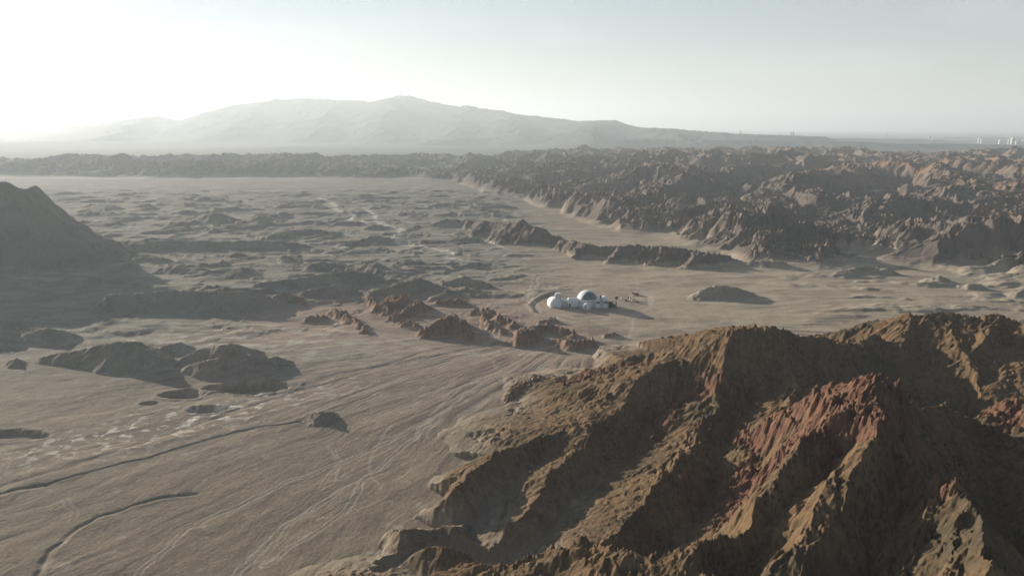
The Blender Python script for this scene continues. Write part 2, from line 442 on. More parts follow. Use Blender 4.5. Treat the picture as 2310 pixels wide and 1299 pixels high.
# low dark chain of hills in front of the badlands
CH = new_region('low_ridge', 'dark low ridge chain in front of the badlands')
def chain(pts, a, b, s, **k):
    tent([PH(*p) for p in pts], a, b, CH, seed=s, rough=.35, wl_=26.0, **k)
chain([(1040,497,6),(1100,500,12),(1140,508,12),(1175,497,22),(1215,520,14),(1260,535,8)], .5,.75, 121)
chain([(1175,497,22),(1150,530,8)], .7,.5,122)
chain([(1260,540,8),(1320,548,11),(1360,555,10),(1440,552,13),(1520,560,12),(1600,570,9),(1660,580,5)], .5,.75,123)
for i, q in enumerate([(1100,500),(1140,508),(1330,548),(1400,556),(1460,556),(1510,562),(1570,568)]):
    chain([(q[0],q[1],11),(q[0]-28,q[1]+26,4)], .9,.6,130+i)

# ------------------------------------------------------------------ badlands
BD = new_region('badlands', 'wide field of jagged brown badland hills')
poly_px = [(3200,640),(2600,625),(2310,598),(2200,588),(2080,572),(1980,566),(1850,582),(1700,583),(1620,560),(1500,533),(1400,520),(1330,498),(1250,478),(1180,452),(1090,433),
           (1040,414),(900,404),(700,398),(560,402),(430,404),(300,400),(100,396),(-300,392),(-1200,388)]
front = [PH(a, b, 0)[:2] for a, b in poly_px]
def back_y(x):                 # far edge of the badlands
    return 2750 + 150 * np.sin(x / 300.0) + np.clip(x, -600, 2000) * .12
sel = np.nonzero((RR > 500) & (RR < 4200) & (Y > 300))
x, y = X[sel], Y[sel]
fa = np.array(front)
o = np.argsort(np.arctan2(fa[:, 0], fa[:, 1]))
fa_az = np.arctan2(fa[o, 0], fa[o, 1]); fa_r = np.hypot(fa[o, 0], fa[o, 1])
az = np.arctan2(x, y); r = np.hypot(x, y)
fr = np.interp(az, fa_az, fa_r)
nz = fbm(x / 160, y / 160, 4, 201)
din = (r - fr) + nz * 90 * sst(500, 1400, fr) + 25 + 75 * sst(50, 350, x)
env = sst(0, 110, din) * sst(120, -260, r - back_y(x) + nz * 200)
right = sst(-700, 500, x)
wlen = 95.0 + 40 * sst(900, 2400, r)
ww = fbm(x / 120, y / 120, 3, 211) * 40
# rotated, stretched coordinates: crests run from far right to near left
ca, sa = math.cos(math.radians(58)), math.sin(math.radians(58))
u = (x + ww) * ca + (y + ww) * sa; v = -(x + ww) * sa + (y - ww) * ca
b1 = ridged(u / 360, v / 180, 3, 221, .4, pw=1.0)
b2 = ridged(u / 75 + 9, v / 48, 3, 231, .5, pw=1.4)
big = fbm(x / 420, y / 420, 3, 241) + .15
amp = (11 + 20 * right * sst(0, 900, din) + 8 * right)
amp = np.where(x < -300, amp + 16 * sst(-300, -700, x), amp)
Hb = env * (amp * (.2 + .95 * b1 * (1 + .6 * big)) + 1.5 * right * b2)
# broken outer edge
Hb *= 1 - (1 - sst(60, 380, din)) * np.clip(fbm(x / 70, y / 70, 3, 251) * 2.0 + .35, 0, 1)
zz = Z[sel]
up = Hb > .6
Z[sel] = (zz + Hb).astype(F)
rg = REG[sel]; rg[(Hb > 1.2) & (rg == 0)] = BD; REG[sel] = rg
BADMASK = np.zeros(Z.shape, F); BADMASK[sel] = env
BADFAC = np.zeros(Z.shape, F); BADFAC[sel] = sst(.5, 6, Hb)

# named silhouettes of the far left badland strip
for i, (pts, s) in enumerate([([(350,362,30),(420,346,58),(470,356,44),(540,352,48),(600,348,50),(660,356,40)], .5),
                              ([(150,392,12),(215,380,22),(260,388,14)], .5), ([(700,360,40),(800,352,46),(960,345,55),(1010,352,44)], .5),
                              ([(-400,372,26),(-100,368,30),(50,376,20)], .5),
                              ([(1800,352,44),(1890,332,62),(1960,346,48)], .5), ([(2080,350,46),(2140,337,58),(2190,346,46),(2250,332,60),(2400,336,60)], .5)]):
    tent([PY(a, b, 2100 + 6 * h_) if i not in (1,) else PY(a, b, 1750) for a, b, h_ in pts], s, s * .8, BD, seed=160 + i, rough=.5, wl_=110.0, relative=True)

# ------------------------------------------------------------------ mountain range
MT = new_region('mountain_range', 'pale hazy mountain range on the horizon')
crest = [(-900,305,9500),(-300,298,9200),(0,297,9000),(200,285,8600),(290,276,8400),(340,261,8300),(390,273,8300),(450,259,8200),(520,239,8200),(620,228,8200),(700,223,8200),(790,229,8200),
         (830,234,8200),(870,221,8200),(905,215,8200),(950,226,8100),(1000,235,8000),(1060,242,7800),(1130,250,7500),(1180,262,7200),(1250,267,6800),
         (1290,275,6500),(1340,273,6200),(1380,280,5900),(1430,288,5600),(1500,291,5300),(1560,296,5100),(1650,301,4900),(1720,304,4700),(1850,310,4600)]
mp = [PY(a, b, d) for a, b, d in crest]
tent(mp, .13, .16, MT, pw=1.35, rough=.15, wl_=900.0, seed=171, relative=True)
for a, b, d, a2, b2, d2 in [(905,215,8200,860,300,5600),(620,228,8200,500,305,5800),(1130,250,7500,1180,305,5200),(1340,273,6200,1330,308,4700),(340,261,8300,250,305,6000),(1500,291,5300,1560,322,4200),(760,228,8200,700,305,5600),(1050,242,7800,1020,303,5500)]:
    tent([PY(a, b, d), PY((a + a2) / 2, b * .6 + b2 * .4, (d + d2) / 2), PY(a2, b2, d2)], .2, .2, MT, pw=1.2, rough=.2, wl_=600.0, seed=int(a), relative=True)

tent([PY(a, b, d) for a, b, d in [(1380,318,4300),(1500,314,4400),(1620,316,4300),(1760,318,4300),(1900,320,4200),(2050,324,4100),(2200,326,4000),(2400,326,4000)]], .10, .12, MT, pw=1.2, rough=.5, wl_=260.0, seed=175)
tent([PY(a, b, d) for a, b, d in [(1000,312,5200),(1200,308,5300),(1400,306,5400),(1600,309,5600),(1850,312,5800),(2100,314,6000)]], .10, .12, MT, pw=1.2, rough=.5, wl_=300.0, seed=176)
print('tents', round(time.time() - T0, 1))
# ------------------------------------------------------------------ erosion detail
def erode(mask, scale, strength, octv, seed, gain=.5, smin=.05, sharp=1.1):
    global Z
    gx, gy = grad(Z)
    idx = np.nonzero(mask > .02)
    x, y = X[idx] / scale, Y[idx] / scale
    gx, gy = gx[idx], gy[idx]
    m = np.hypot(gx, gy) + 1e-5
    k = sst(smin, smin + .3, m)
    h = gullies(x.astype(np.float64), y.astype(np.float64), gx / m * (.4 + .6 * k), gy / m * (.4 + .6 * k), octv, seed, gain, sharp)
    z = Z[idx]; z += (h * strength * k * mask[idx]).astype(F); Z[idx] = z
FGM = (REG == FG).astype(F)
relief = np.clip((Z - .3) / 6.0, 0, 1) * FGM
erode(relief * sst(5, 20, Z), 15.0, 1.9, 3, 300, sharp=.75)
erode(relief * (.7 + 1.3 * sst(.25, .6, RED)), 6.0, .9, 3, 310, .6, sharp=.75)
ui, vi = np.nonzero(relief > .02)
x, y = X[ui, vi], Y[ui, vi]
wx1 = fbm(x / 5, y / 5, 3, 345) * 2.2; wy1 = fbm(x / 5, y / 5, 3, 346) * 2.2
rk = ridged(x / 7, y / 7, 4, 320, .6) - .35
rf = fbm(x / 1.6, y / 1.6, 3, 330, .6)
# rock outcrops in bands across the spurs, full cover on the red cliffs
band = fbm(x / 26, y / 26, 4, 340) + .25 * np.sin(Z[ui, vi] * .55 + fbm(x / 12, y / 12, 2, 341) * 3)
redm = sst(.25, .6, RED[ui, vi])
cragg = np.maximum(sst(.10, .36, band), redm)
fc = facet((x + wx1) / 3.4, (y + wy1) / 4.4, 347) * 1.5 + facet((x + wx1) / 1.3, (y + wy1) / 1.5, 348) * .55
Z[ui, vi] += (relief[ui, vi] * (rk * .35 + rf * .16 + cragg * (rk * 1.0 + fc * (.65 + .6 * redm)))).astype(F)
CRAG = np.zeros(Z.shape, F); CRAG[ui, vi] = cragg
BM = BADMASK * BADFAC * sst(4200, 3000, RR)
erode(BM, 170.0, 12.0, 2, 350, sharp=1.5)
erode(BM, 78.0, 6.0, 2, 355, sharp=1.4)
erode(BM * sst(2600, 1200, RR), 30.0, 1.7, 2, 360)
CM = ((REG == CH) & (Z > 1)).astype(F)
erode(CM, 24.0, 3.0, 2, 370)
MM = ((REG > MT - 100) & (REG != 0) & (REG != FG) & (REG != LH) & (REG != CH) & (REG != BD) & (REG != MT)).astype(F)
OUT = MM * sst(.3, .5, RED) * sst(.8, 3, Z)
erode(OUT, 8.0, 2.4, 3, 380, .55, .1)
erode(MM * (1 - sst(.3, .5, RED)), 16.0, .5, 2, 385)
erode((REG == LH).astype(F), 60.0, 4.0, 2, 390)
erode((REG == MT).astype(F) * sst(10, 90, Z), 900.0, 34.0, 3, 400, .5, .02)
erode((REG == MT).astype(F) * sst(5, 30, Z) * sst(8000, 5000, RR), 190.0, 9.0, 2, 405, .5, .02)
print('erosion', round(time.time() - T0, 1))

# ------------------------------------------------------------------ trench lines, pits, tracks
def thin(pts, w, off=0.0, st_=.7):
    idx, d = line_field(pts, w)
    q = np.exp(-((np.abs(d) - off) / w) ** 2) * st_
    TRACK[idx] = np.maximum(TRACK[idx], q); Z[idx] -= (q * .12).astype(F)
def line_field(pts, width):
    pts = [PH(a, b, 0) for a, b in pts]
    x0 = min(p[0] for p in pts) - 30; x1 = max(p[0] for p in pts) + 30
    y0 = min(p[1] for p in pts) - 30; y1 = max(p[1] for p in pts) + 30
    idx = np.nonzero((X > x0) & (X < x1) & (Y > y0) & (Y < y1))
    x, y = X[idx], Y[idx]
    d, sg, _ = seg_dist(x + fbm(x / 9, y / 9, 2, 71) * 1.6, y + fbm(x / 9, y / 9, 2, 72) * 1.6, pts)
    return idx, d * np.sign(sg)
TRACK = np.zeros(Z.shape, F)
for pts, w, dep in [([(80,1310),(95,1270),(150,1205),(215,1165),(300,1137),(370,1122),(440,1113)], .9, .42),
                    ([(110,1092),(230,1058),(330,1030),(440,995),(540,968),(600,957),(680,950)], .6, .42),
                    ([(0,1115),(40,1105),(110,1092)], 1.2, .5),
                    ([(-20,1105),(200,1040),(420,960),(560,915),(760,860),(950,798)], 1.6, .22),
                    ([(0,765),(120,760),(300,748),(520,733),(760,738)], 2.5, .3),]:
    idx, d = line_field(pts, w)
    q = np.exp(-(d / w) ** 2)
    z = Z[idx]; z -= (q * dep).astype(F); z += (np.exp(-((d + w * 2.0) / w) ** 2) * dep * .15).astype(F); Z[idx] = z
for px, py, ra, rb, dep in [(410,887,9.5,5.5,2.6),(490,873,6.5,3.5,2.0),(572,872,17,8,3.6),(468,920,9,4.5,2.2),(335,906,4,2.5,1.2),(1925,690,3,2,0.0),
                            (10,980,16,6,1.6),(20,760,3,3,0)]:
    cx, cy, _ = PH(px, py, 0)
    idx = np.nonzero((np.abs(X - cx) < ra * 2.5) & (np.abs(Y - cy) < rb * 2.5 + 6))
    x, y = X[idx], Y[idx]
    n = fbm(x / 6, y / 6, 3, int(px)) * .35
    d = np.hypot((x - cx) / ra, (y - cy) / rb) + n
    z = Z[idx]; z += (-dep * sst(1.05, .62, d) + dep * .12 * np.exp(-((d - 1.15) / .2) ** 2)).astype(F); Z[idx] = z
for pts, w, st_ in [([(720,448),(755,462),(760,476),(800,488),(788,496),(850,503),(905,520),(905,530),(880,540),(900,550),(980,562),(1020,572),(1008,582),(1060,595)], 4.2, 1.0),
                    ([(820,470),(845,485),(850,500),(880,512),(905,520)], 3.2, .9), ([(1130,480),(1140,500)], 3, .6), ([(1080,535),(1110,548),(1140,562)], 2.4, .7),
                    ([(1205,620),(1195,650),(1190,680),(1215,706),(1290,725),(1340,720)], 1.0, .45), ([(1215,622),(1208,650),(1200,676),(1225,700),(1300,718),(1360,712)], 1.0, .45),
                    ([(1240,655),(1210,672),(1196,690),(1210,712)], .9, .4),
                    ([(1465,665),(1466,690),(1430,720),(1420,760)], .9, .4), ([(1060,790),(1110,812),(1120,835)], .8, .3),
                    ([(1040,880),(990,920),(950,965),(930,990)], .9, .35), ([(1060,885),(1010,925),(960,980)], .8, .3),
                    ([(880,960),(840,1020),(830,1060),(860,1100)], .6, .3), ([(740,1000),(770,1040),(760,1080)], .6, .3)]:
    idx, d = line_field(pts, w)
    q = np.exp(-(d / w) ** 2) * st_
    t = TRACK[idx]; TRACK[idx] = np.maximum(t, q)
for pts, w, off, st_ in [([(752,1006),(765,1047),(732,1080),(724,1100)], .3, .9, .3), ([(814,1080),(781,1146),(699,1200),(588,1269)], .3, .9, .35),
                         ([(144,1128),(170,1150),(158,1175)], .3, .9, .25), ([(0,1010),(20,1040),(5,1080)], .3, .9, .25), ([(300,1299),(420,1190),(640,1090),(860,1000),(1000,930)], .35, 1.0, .35),
                         ([(520,1299),(640,1180),(830,1070),(960,960)], .35, 1.0, .35), ([(1340,722),(1420,712),(1466,692),(1468,668),(1440,650),(1360,640),(1290,640),(1215,655)], .5, 1.1, .6),
                         ([(1000,800),(1180,790),(1330,770),(1500,740),(1800,700),(2310,690)], .5, 1.1, .4), ([(1060,610),(1210,622),(1400,640),(1600,625),(1900,610),(2310,632)], .6, 1.2, .5),
                         ([(1180,650),(1100,700),(1120,760),(1060,800),(900,860),(700,930)], .45, 1.0, .4), ([(860,760),(960,790),(1080,800),(1300,790)], .5, 1.0, .5), ([(1500,680),(1700,690),(2000,665),(2310,672)], .5, 1.1, .4)]:
    thin(pts, w, off, st_)
# curved graded berm left of the base
idx, d = line_field([(1245,662),(1215,672),(1190,688),(1205,706),(1240,716)], 1)
z = Z[idx]; z += (np.exp(-(d / 1.6) ** 2) * .7 - np.exp(-((d - 3.2) / 1.6) ** 2) * .5).astype(F); Z[idx] = z

# ------------------------------------------------------------------ colours (material albedo; the left badlands also carry painted shade)
def mix(a, b, t):
    return a + (np.array(b, F) - a) * t[..., None]
gx, gy = grad(Z)
slope = np.hypot(gx, gy)
del gx, gy
pl = np.zeros(Z.shape + (3,), F) + np.array((.345, .282, .212), F)
n1 = fbm(X / 240, Y / 120, 4, 501)
pl = mix(pl, (.285, .275, .232), sst(60, -60, X) * sst(250, 420, Y) * .75 + sst(0, .5, n1) * .35)
pl = mix(pl, (.27, .215, .155), sst(75, 25, rad * 0 + np.abs((X + 60) * .87 - (Y - 180) * .5)) * sst(120, 160, RR) * sst(330, 280, Y) * .5)
pl = mix(pl, (.43, .30, .235), sst(150, 60, np.hypot((X + 40) * .8, (Y - 400))) * .8)
pl = mix(pl, (.44, .355, .265), sst(-40, 90, X) * sst(320, 390, Y) * sst(850, 600, Y) * .9)
pl = mix(pl, (.18, .148, .12), sst(-.02, .36, streak + n1 * .5) * (.45 + .45 * near))
sx, sy, _ = PH(880, 860, 0); sx2, sy2, _ = PH(560, 1030, 0)
pl = mix(pl, (.225, .195, .18), .7 * np.exp(-((X - sx) / 55) ** 2 - ((Y - sy) / 22) ** 2) + .5 * np.exp(-((X - sx2) / 45) ** 2 - ((Y - sy2) / 16) ** 2))
sx, sy, _ = PH(760, 800, 0)
pl = mix(pl, (.36, .345, .28), .6 * np.exp(-((X - sx) / 60) ** 2 - ((Y - sy) / 22) ** 2))
pl = mix(pl, (.45, .385, .295), sst(.02, .45, -streak + n1 * .4) * (.4 + .25 * near))
pl = mix(pl, (.20, .165, .13), sst(.08, .5, streak2) * .45)
pl = mix(pl, (.47, .41, .32), sst(.1, .5, -streak2) * .3)
sx, sy, _ = PH(400, 950, 0)
salt = sst(.32, .5, fbm(X / 5 + wx, Y / 4, 4, 511, .6) + .22) * np.exp(-(((X - sx) * .8 + (Y - sy) * .6) / 60) ** 2 - (((Y - sy) * .8 - (X - sx) * .55) / 16) ** 2)
sx, sy, _ = PH(560, 765, 0)
salt = np.maximum(salt, .5 * sst(.2, .6, fbm(X / 14, Y / 7, 4, 512, .6) + .25) * np.exp(-((X - sx) / 90) ** 2 - ((Y - sy) / 40) ** 2))
pl = mix(pl, (.225, .205, .165), hum * sst(.02, .35, hm) * .75)
pl = mix(pl, (.23, .195, .155), sst(-.05, .45, fbm(X / 33, Y / 33, 4, 516, .6)) * .45)
pl = mix(pl, (.27, .222, .168), sst(300, 190, Y) * .6)
pl = mix(pl, (.20, .165, .125), sst(.05, .5, fbm(X / 5 + streak * 3, Y / 5, 4, 517, .6)) * .4 * sst(500, 350, RR))
pl = mix(pl, (.47, .41, .33), sst(.22, .5, fbm(X / 9 + wx * 2, Y / 7, 4, 518, .6)) * .45 * sst(600, 350, RR))
pl = mix(pl, (.235, .215, .18), sst(900, 1300, Y) * .8)
pl = mix(pl, (.30, .27, .225), sst(-.1, .4, fbm(X / 160, Y / 60, 4, 519)) * sst(1000, 1300, Y) * .7)
pl = pl * (1 - .10 * sst(150, -100, X))[..., None].astype(F)
pl = mix(pl, (.72, .66, .56), salt)
pl = mix(pl, (.5, .47, .42), sst(.25, .5, fbm(X / 70, Y / 14, 4, 513)) * sst(450, 600, Y) * sst(100, -100, X) * .6)
pl = mix(pl, (.60, .54, .45), TRACK)
pl = mix(pl, (.55, .52, .47), np.exp(-((Y - 1640 + .02 * X) / 22) ** 2) * sst(-300, -600, X) * sst(-.2, .3, fbm(X / 120, Y / 9, 3, 520)))
pl = mix(pl, (.12, .12, .115), sst(2300, 3400, RR))
n2 = fbm(X / 26, Y / 26, 4, 531)
n3 = fbm(X / 3.0, Y / 3.0, 3, 541, .6)
fgc = np.zeros_like(pl) + np.array((.165, .107, .062), F)
fgc = mix(fgc, (0.088, 0.072, 0.048), sst(0, .5, n2) * .8)
fgc = mix(fgc, (0.167, 0.123, 0.076), sst(.05, .5, -n2) * .5)
fgc = mix(fgc, (0.05, 0.042, 0.026), sst(.15, .5, n3) * .55)
scr = fbm(X / .8, Y / .8, 2, 571) + fbm(X / 14, Y / 14, 2, 572) * .4
fgc = mix(fgc, (.045, .042, .028), sst(.28, .42, scr) * .8)
red_t = sst(.3, .7, RED + n3 * .25)
rc = np.zeros_like(pl) + np.array((.158, .088, .060), F)
rc = mix(rc, (.12, .055, .04), sst(0, .5, n3))
rc = mix(rc, (.20, .12, .085), sst(.1, .6, -n3) * .6)
fgc = fgc + (rc - fgc) * red_t[..., None]
fgc *= (1 + .35 * fbm(X / 2.2, Y / 2.2, 3, 575, .6) + .2 * CRAG * (facet(X / 1.6, Y / 1.8, 576) ))[..., None].astype(F)
del rc
bc = np.zeros_like(pl) + np.array((.145, .118, .102), F)
n4 = fbm(X / 90, Y / 90, 3, 551)
bc = mix(bc, (.20, .125, .085), sst(300, 900, X) * sst(-.2, .4, n4))
bc = mix(bc, (.18, .15, .125), sst(.0, .5, -n4) * .6)
bc = mix(bc, (.085, .088, .085), sst(150, -250, X) * .6)  # left hills darkened: shade of their near faces put into the colour
oc = np.zeros_like(pl) + np.array((.25, .16, .115), F)
oc = mix(oc, (.30, .25, .195), sst(-.1, .4, n3) * .5)
COL = pl
fgt = (REG == FG) * sst(-.5, 9.0, Z + n2 * 4 + n3 * 2.5)
COL = COL + (fgc - COL) * fgt[..., None].astype(F)
COL = COL + (bc - COL) * (BADFAC * sst(.08, .3, slope))[..., None]
COL = COL + (bc - COL) * ((REG == CH) * sst(.5, 3, Z) * .95)[..., None].astype(F)
COL = COL + (oc - COL) * (MM * sst(.3, .5, RED) * sst(.15, .4, slope))[..., None].astype(F)
COL = mix(COL, (.20, .185, .155), MM * sst(.2, .4, slope) * (1 - sst(.3, .5, RED)) * .4)
COL = mix(COL, (.20, .18, .15), ((REG == LH) * .8).astype(F))
COL = mix(COL, (.075, .078, .075), ((REG == MT) * .9).astype(F))
COL *= (1 + .10 * fbm(X / 1.1, Y / 1.1, 2, 561))[..., None].astype(F)
del fgc, bc, oc, pl
print('colour', round(time.time() - T0, 1))

# ------------------------------------------------------------------ materials
def pmat(name, col, rough=.9, spec=.2, metal=0.0, bump=0.0, scale=40.0, var=.15):
    m = bpy.data.materials.new(name); m.use_nodes = True
    n, l = m.node_tree.nodes, m.node_tree.links
    b = n['Principled BSDF']
    b.inputs['Roughness'].default_value = rough
    b.inputs['Specular IOR Level'].default_value = spec
    b.inputs['Metallic'].default_value = metal
    tc = n.new('ShaderNodeTexCoord')
    nt = n.new('ShaderNodeTexNoise'); nt.inputs['Scale'].default_value = scale; nt.inputs['Detail'].default_value = 5
    l.new(tc.outputs['Object'], nt.inputs['Vector'])
    mr = n.new('ShaderNodeMapRange'); mr.inputs['To Min'].default_value = 1 - var; mr.inputs['To Max'].default_value = 1 + var
    l.new(nt.outputs['Fac'], mr.inputs['Value'])
    mx = n.new('ShaderNodeVectorMath'); mx.operation = 'SCALE'
    mx.inputs[0].default_value = col[:3]
    l.new(mr.outputs[0], mx.inputs['Scale'])
    l.new(mx.outputs[0], b.inputs['Base Color'])
    if bump:
        bp = n.new('ShaderNodeBump'); bp.inputs['Strength'].default_value = bump; bp.inputs['Distance'].default_value = .05
        l.new(nt.outputs['Fac'], bp.inputs['Height']); l.new(bp.outputs[0], b.inputs['Normal'])
    return m
def terrain_material():
    m = bpy.data.materials.new('dry_earth'); m.use_nodes = True
    n, l = m.node_tree.nodes, m.node_tree.links
    b = n['Principled BSDF']
    b.inputs['Roughness'].default_value = 1.0
    b.inputs['Specular IOR Level'].default_value = .05
    at = n.new('ShaderNodeAttribute'); at.attribute_name = 'earth'
    g = n.new('ShaderNodeNewGeometry')
    nt = n.new('ShaderNodeTexNoise'); nt.inputs['Scale'].default_value = .9; nt.inputs['Detail'].default_value = 8; nt.inputs['Roughness'].default_value = .7
    l.new(g.outputs['Position'], nt.inputs['Vector'])
    mr = n.new('ShaderNodeMapRange'); mr.inputs['From Min'].default_value = .3; mr.inputs['From Max'].default_value = .7
    mr.inputs['To Min'].default_value = .78; mr.inputs['To Max'].default_value = 1.2
    l.new(nt.outputs['Fac'], mr.inputs['Value'])
    mx = n.new('ShaderNodeVectorMath'); mx.operation = 'SCALE'
    l.new(at.outputs['Color'], mx.inputs[0]); l.new(mr.outputs[0], mx.inputs['Scale'])
    l.new(mx.outputs[0], b.inputs['Base Color'])
    bp = n.new('ShaderNodeBump'); bp.inputs['Strength'].default_value = .8; bp.inputs['Distance'].default_value = .6
    l.new(nt.outputs['Fac'], bp.inputs['Height']); l.new(bp.outputs[0], b.inputs['Normal'])
    return m
EARTH = terrain_material()

# ------------------------------------------------------------------ cut the terrain sheet into its named pieces
def vnormals():
    P = np.stack([X, Y, Z], -1)
    dr = np.gradient(P, axis=0); da = np.gradient(P, axis=1)
    nn = np.cross(da, dr); nn /= np.linalg.norm(nn, axis=-1, keepdims=True) + 1e-12
    nn *= np.sign(nn[..., 2:3] + 1e-9)
    return nn.astype(F)
VN = vnormals()
fr_ = REG[:-1, :-1]
ii, jj = np.meshgrid(np.arange(NR - 1), np.arange(NA - 1), indexing='ij')
def emit(name, mask, label, group):
    i, j = ii[mask], jj[mask]
    q = np.stack([i * NA + j, i * NA + j + 1, (i + 1) * NA + j + 1, (i + 1) * NA + j], -1).astype(np.int64)
    uq, inv = np.unique(q.ravel(), return_inverse=True)
    nv, nf = len(uq), len(q)
    me = bpy.data.meshes.new(name)
    me.vertices.add(nv); me.loops.add(nf * 4); me.polygons.add(nf)
    co = np.stack([X.ravel()[uq], Y.ravel()[uq], Z.ravel()[uq]], -1).astype(F)
    me.vertices.foreach_set('co', co.ravel())
    # anticlockwise seen from above
    inv = inv.reshape(-1, 4)
    me.loops.foreach_set('vertex_index', inv.ravel().astype(np.int32))
    me.polygons.foreach_set('loop_start', np.arange(0, nf * 4, 4, dtype=np.int32))
    me.update(calc_edges=True)
    me.polygons.foreach_set('use_smooth', np.ones(nf, bool))
    a = me.attributes.new('earth', 'FLOAT_COLOR', 'POINT')
    c4 = np.ones((nv, 4), F); c4[:, :3] = np.clip(COL.reshape(-1, 3)[uq], .01, .8)
    a.data.foreach_set('color', c4.ravel())
    me.normals_split_custom_set_from_vertices(VN.reshape(-1, 3)[uq])
    me.materials.append(EARTH)
    ob = bpy.data.objects.new(name, me); C.collection.objects.link(ob)
    ob['kind'] = 'structure'
    if label: ob['label'] = label
    if group: ob['group'] = group
    return ob
counts = np.bincount(fr_.ravel(), minlength=len(reg_info) + 1)
small = [k for k in reg_info if counts[k] < 12]
for k in small: fr_[fr_ == k] = 0
emit('ground', fr_ == 0, 'dry grey tan desert plain with washes and vehicle tracks', None)
for k, (nm, lb, gp) in reg_info.items():
    if k not in small and counts[k]:
        emit(nm, fr_ == k, lb, gp)
print('mesh', round(time.time() - T0, 1))
def gz(x, y):                  # terrain height at a world point
    a = math.atan2(x, y); r = math.hypot(x, y)
    j = int(np.clip(np.searchsorted(AZ, a), 1, NA - 1)); i = int(np.clip(np.searchsorted(R, r), 1, NR - 1))
    fa_ = (a - AZ[j - 1]) / (AZ[j] - AZ[j - 1]); fr2 = (r - R[i - 1]) / (R[i] - R[i - 1])
    z = (Z[i-1, j-1] * (1 - fa_) + Z[i-1, j] * fa_) * (1 - fr2) + (Z[i, j-1] * (1 - fa_) + Z[i, j] * fa_) * fr2
    return float(z)

# ------------------------------------------------------------------ built things
WHITE = pmat('white_shell', (.80, .79, .76), .55, .3, bump=.15, scale=1.5, var=.07)
WHITE2 = pmat('white_panel', (.70, .71, .69), .5, .3, bump=.1, scale=2.5, var=.08)
GLASS = pmat('dark_blue_glass', (.09, .16, .19), .12, .5, scale=.6, var=.25)
TRIM = pmat('grey_trim', (.42, .44, .45), .6, .3, scale=3, var=.12)
STEEL = pmat('dark_steel', (.06, .065, .07), .6, .4, .3, scale=4, var=.3)
CREAM = pmat('pale_canvas', (.62, .56, .46), .9, .1, bump=.3, scale=6, var=.15)
BROWN = pmat('brown_paint', (.14, .10, .075), .7, .2, scale=5, var=.25)
CONC = pmat('pale_concrete', (.66, .65, .62), .9, .1, scale=.08, var=.1)
CONC2 = pmat('grey_concrete', (.30, .30, .30), .9, .1, scale=.08, var=.1)
PANE = pmat('window_dark', (.05, .06, .07), .2, .5, scale=.5, var=.3)
RUBBER = pmat('black_rubber', (.02, .02, .02), .9, .1, scale=9, var=.3)

def empty(name, loc, label, cat, group=None, rz=0.0):
    o = bpy.data.objects.new(name, None); C.collection.objects.link(o)
    o.location = loc; o.rotation_euler = (0, 0, rz); o.empty_display_size = .5
    o['label'] = label; o['category'] = cat
    if group: o['group'] = group
    return o
def part(name, bm, m, parent, smooth=False, label=None):
    me = bpy.data.meshes.new(name)
    bmesh.ops.recalc_face_normals(bm, faces=bm.faces)
    bm.to_mesh(me); bm.free()
    if smooth:
        for p in me.polygons: p.use_smooth = True
    me.materials.append(m)
    o = bpy.data.objects.new(name, me); C.collection.objects.link(o); o.parent = parent
    if label: o['label'] = label
    return o
def bx(bm, x0, x1, y0, y1, z0, z1, bev=0.0):
    r = bmesh.ops.create_cube(bm, size=1)
    for v in r['verts']:
        v.co = Vector(((x0 + x1) / 2 + v.co.x * (x1 - x0), (y0 + y1) / 2 + v.co.y * (y1 - y0), (z0 + z1) / 2 + v.co.z * (z1 - z0)))
    if bev:
        es = list({e for v in r['verts'] for e in v.link_edges})
        bmesh.ops.bevel(bm, geom=es, offset=bev, segments=3, affect='EDGES')
    return bm
def vault(bm, w, h, L, p0, direction, dome_end=False, seg=18, ribs=0):
    """barrel module with vertical lower sides, axis horizontal from p0 along direction"""
    ax = Vector((direction[0], direction[1], 0)).normalized(); sd = Vector((ax.y, -ax.x, 0))
    prof = [(-w / 2, 0)] + [(-w / 2 * math.cos(t), h * .42 + h * .58 * math.sin(t)) for t in [math.pi * k / seg for k in range(seg + 1)]] + [(w / 2, 0)]
    st = [0.0]; sc = [.86]
    st += [.35]; sc += [1.0]
    nr = max(ribs, 1)
    for k in range(1, nr + 1):
        t = .35 + (L - .7) * k / nr
        if ribs and k < nr:
            st += [t - .14, t, t + .14]; sc += [1.0, .955, 1.0]
    st += [L - .35, L]; sc += [1.0, .86]
    rings = []
    for s_, c_ in zip(st, sc):
        rings.append([bm.verts.new(Vector(p0) + ax * s_ + sd * (a * c_) + Vector((0, 0, b * (c_ * .5 + .5)))) for a, b in prof])
    for r0, r1 in zip(rings[:-1], rings[1:]):
        for a in range(len(prof) - 1):
            bm.faces.new((r0[a], r0[a + 1], r1[a + 1], r1[a]))
    bm.faces.new(rings[0]); bm.faces.new(rings[-1][::-1])
def tube(bm, a, b, r, seg=8):
    a, b = Vector(a), Vector(b); d = b - a
    m = d.to_track_quat('Z', 'Y').to_matrix().to_4x4(); m.translation = (a + b) / 2
    bmesh.ops.create_cone(bm, cap_ends=True, segments=seg, radius1=r, radius2=r, depth=d.length, matrix=m)

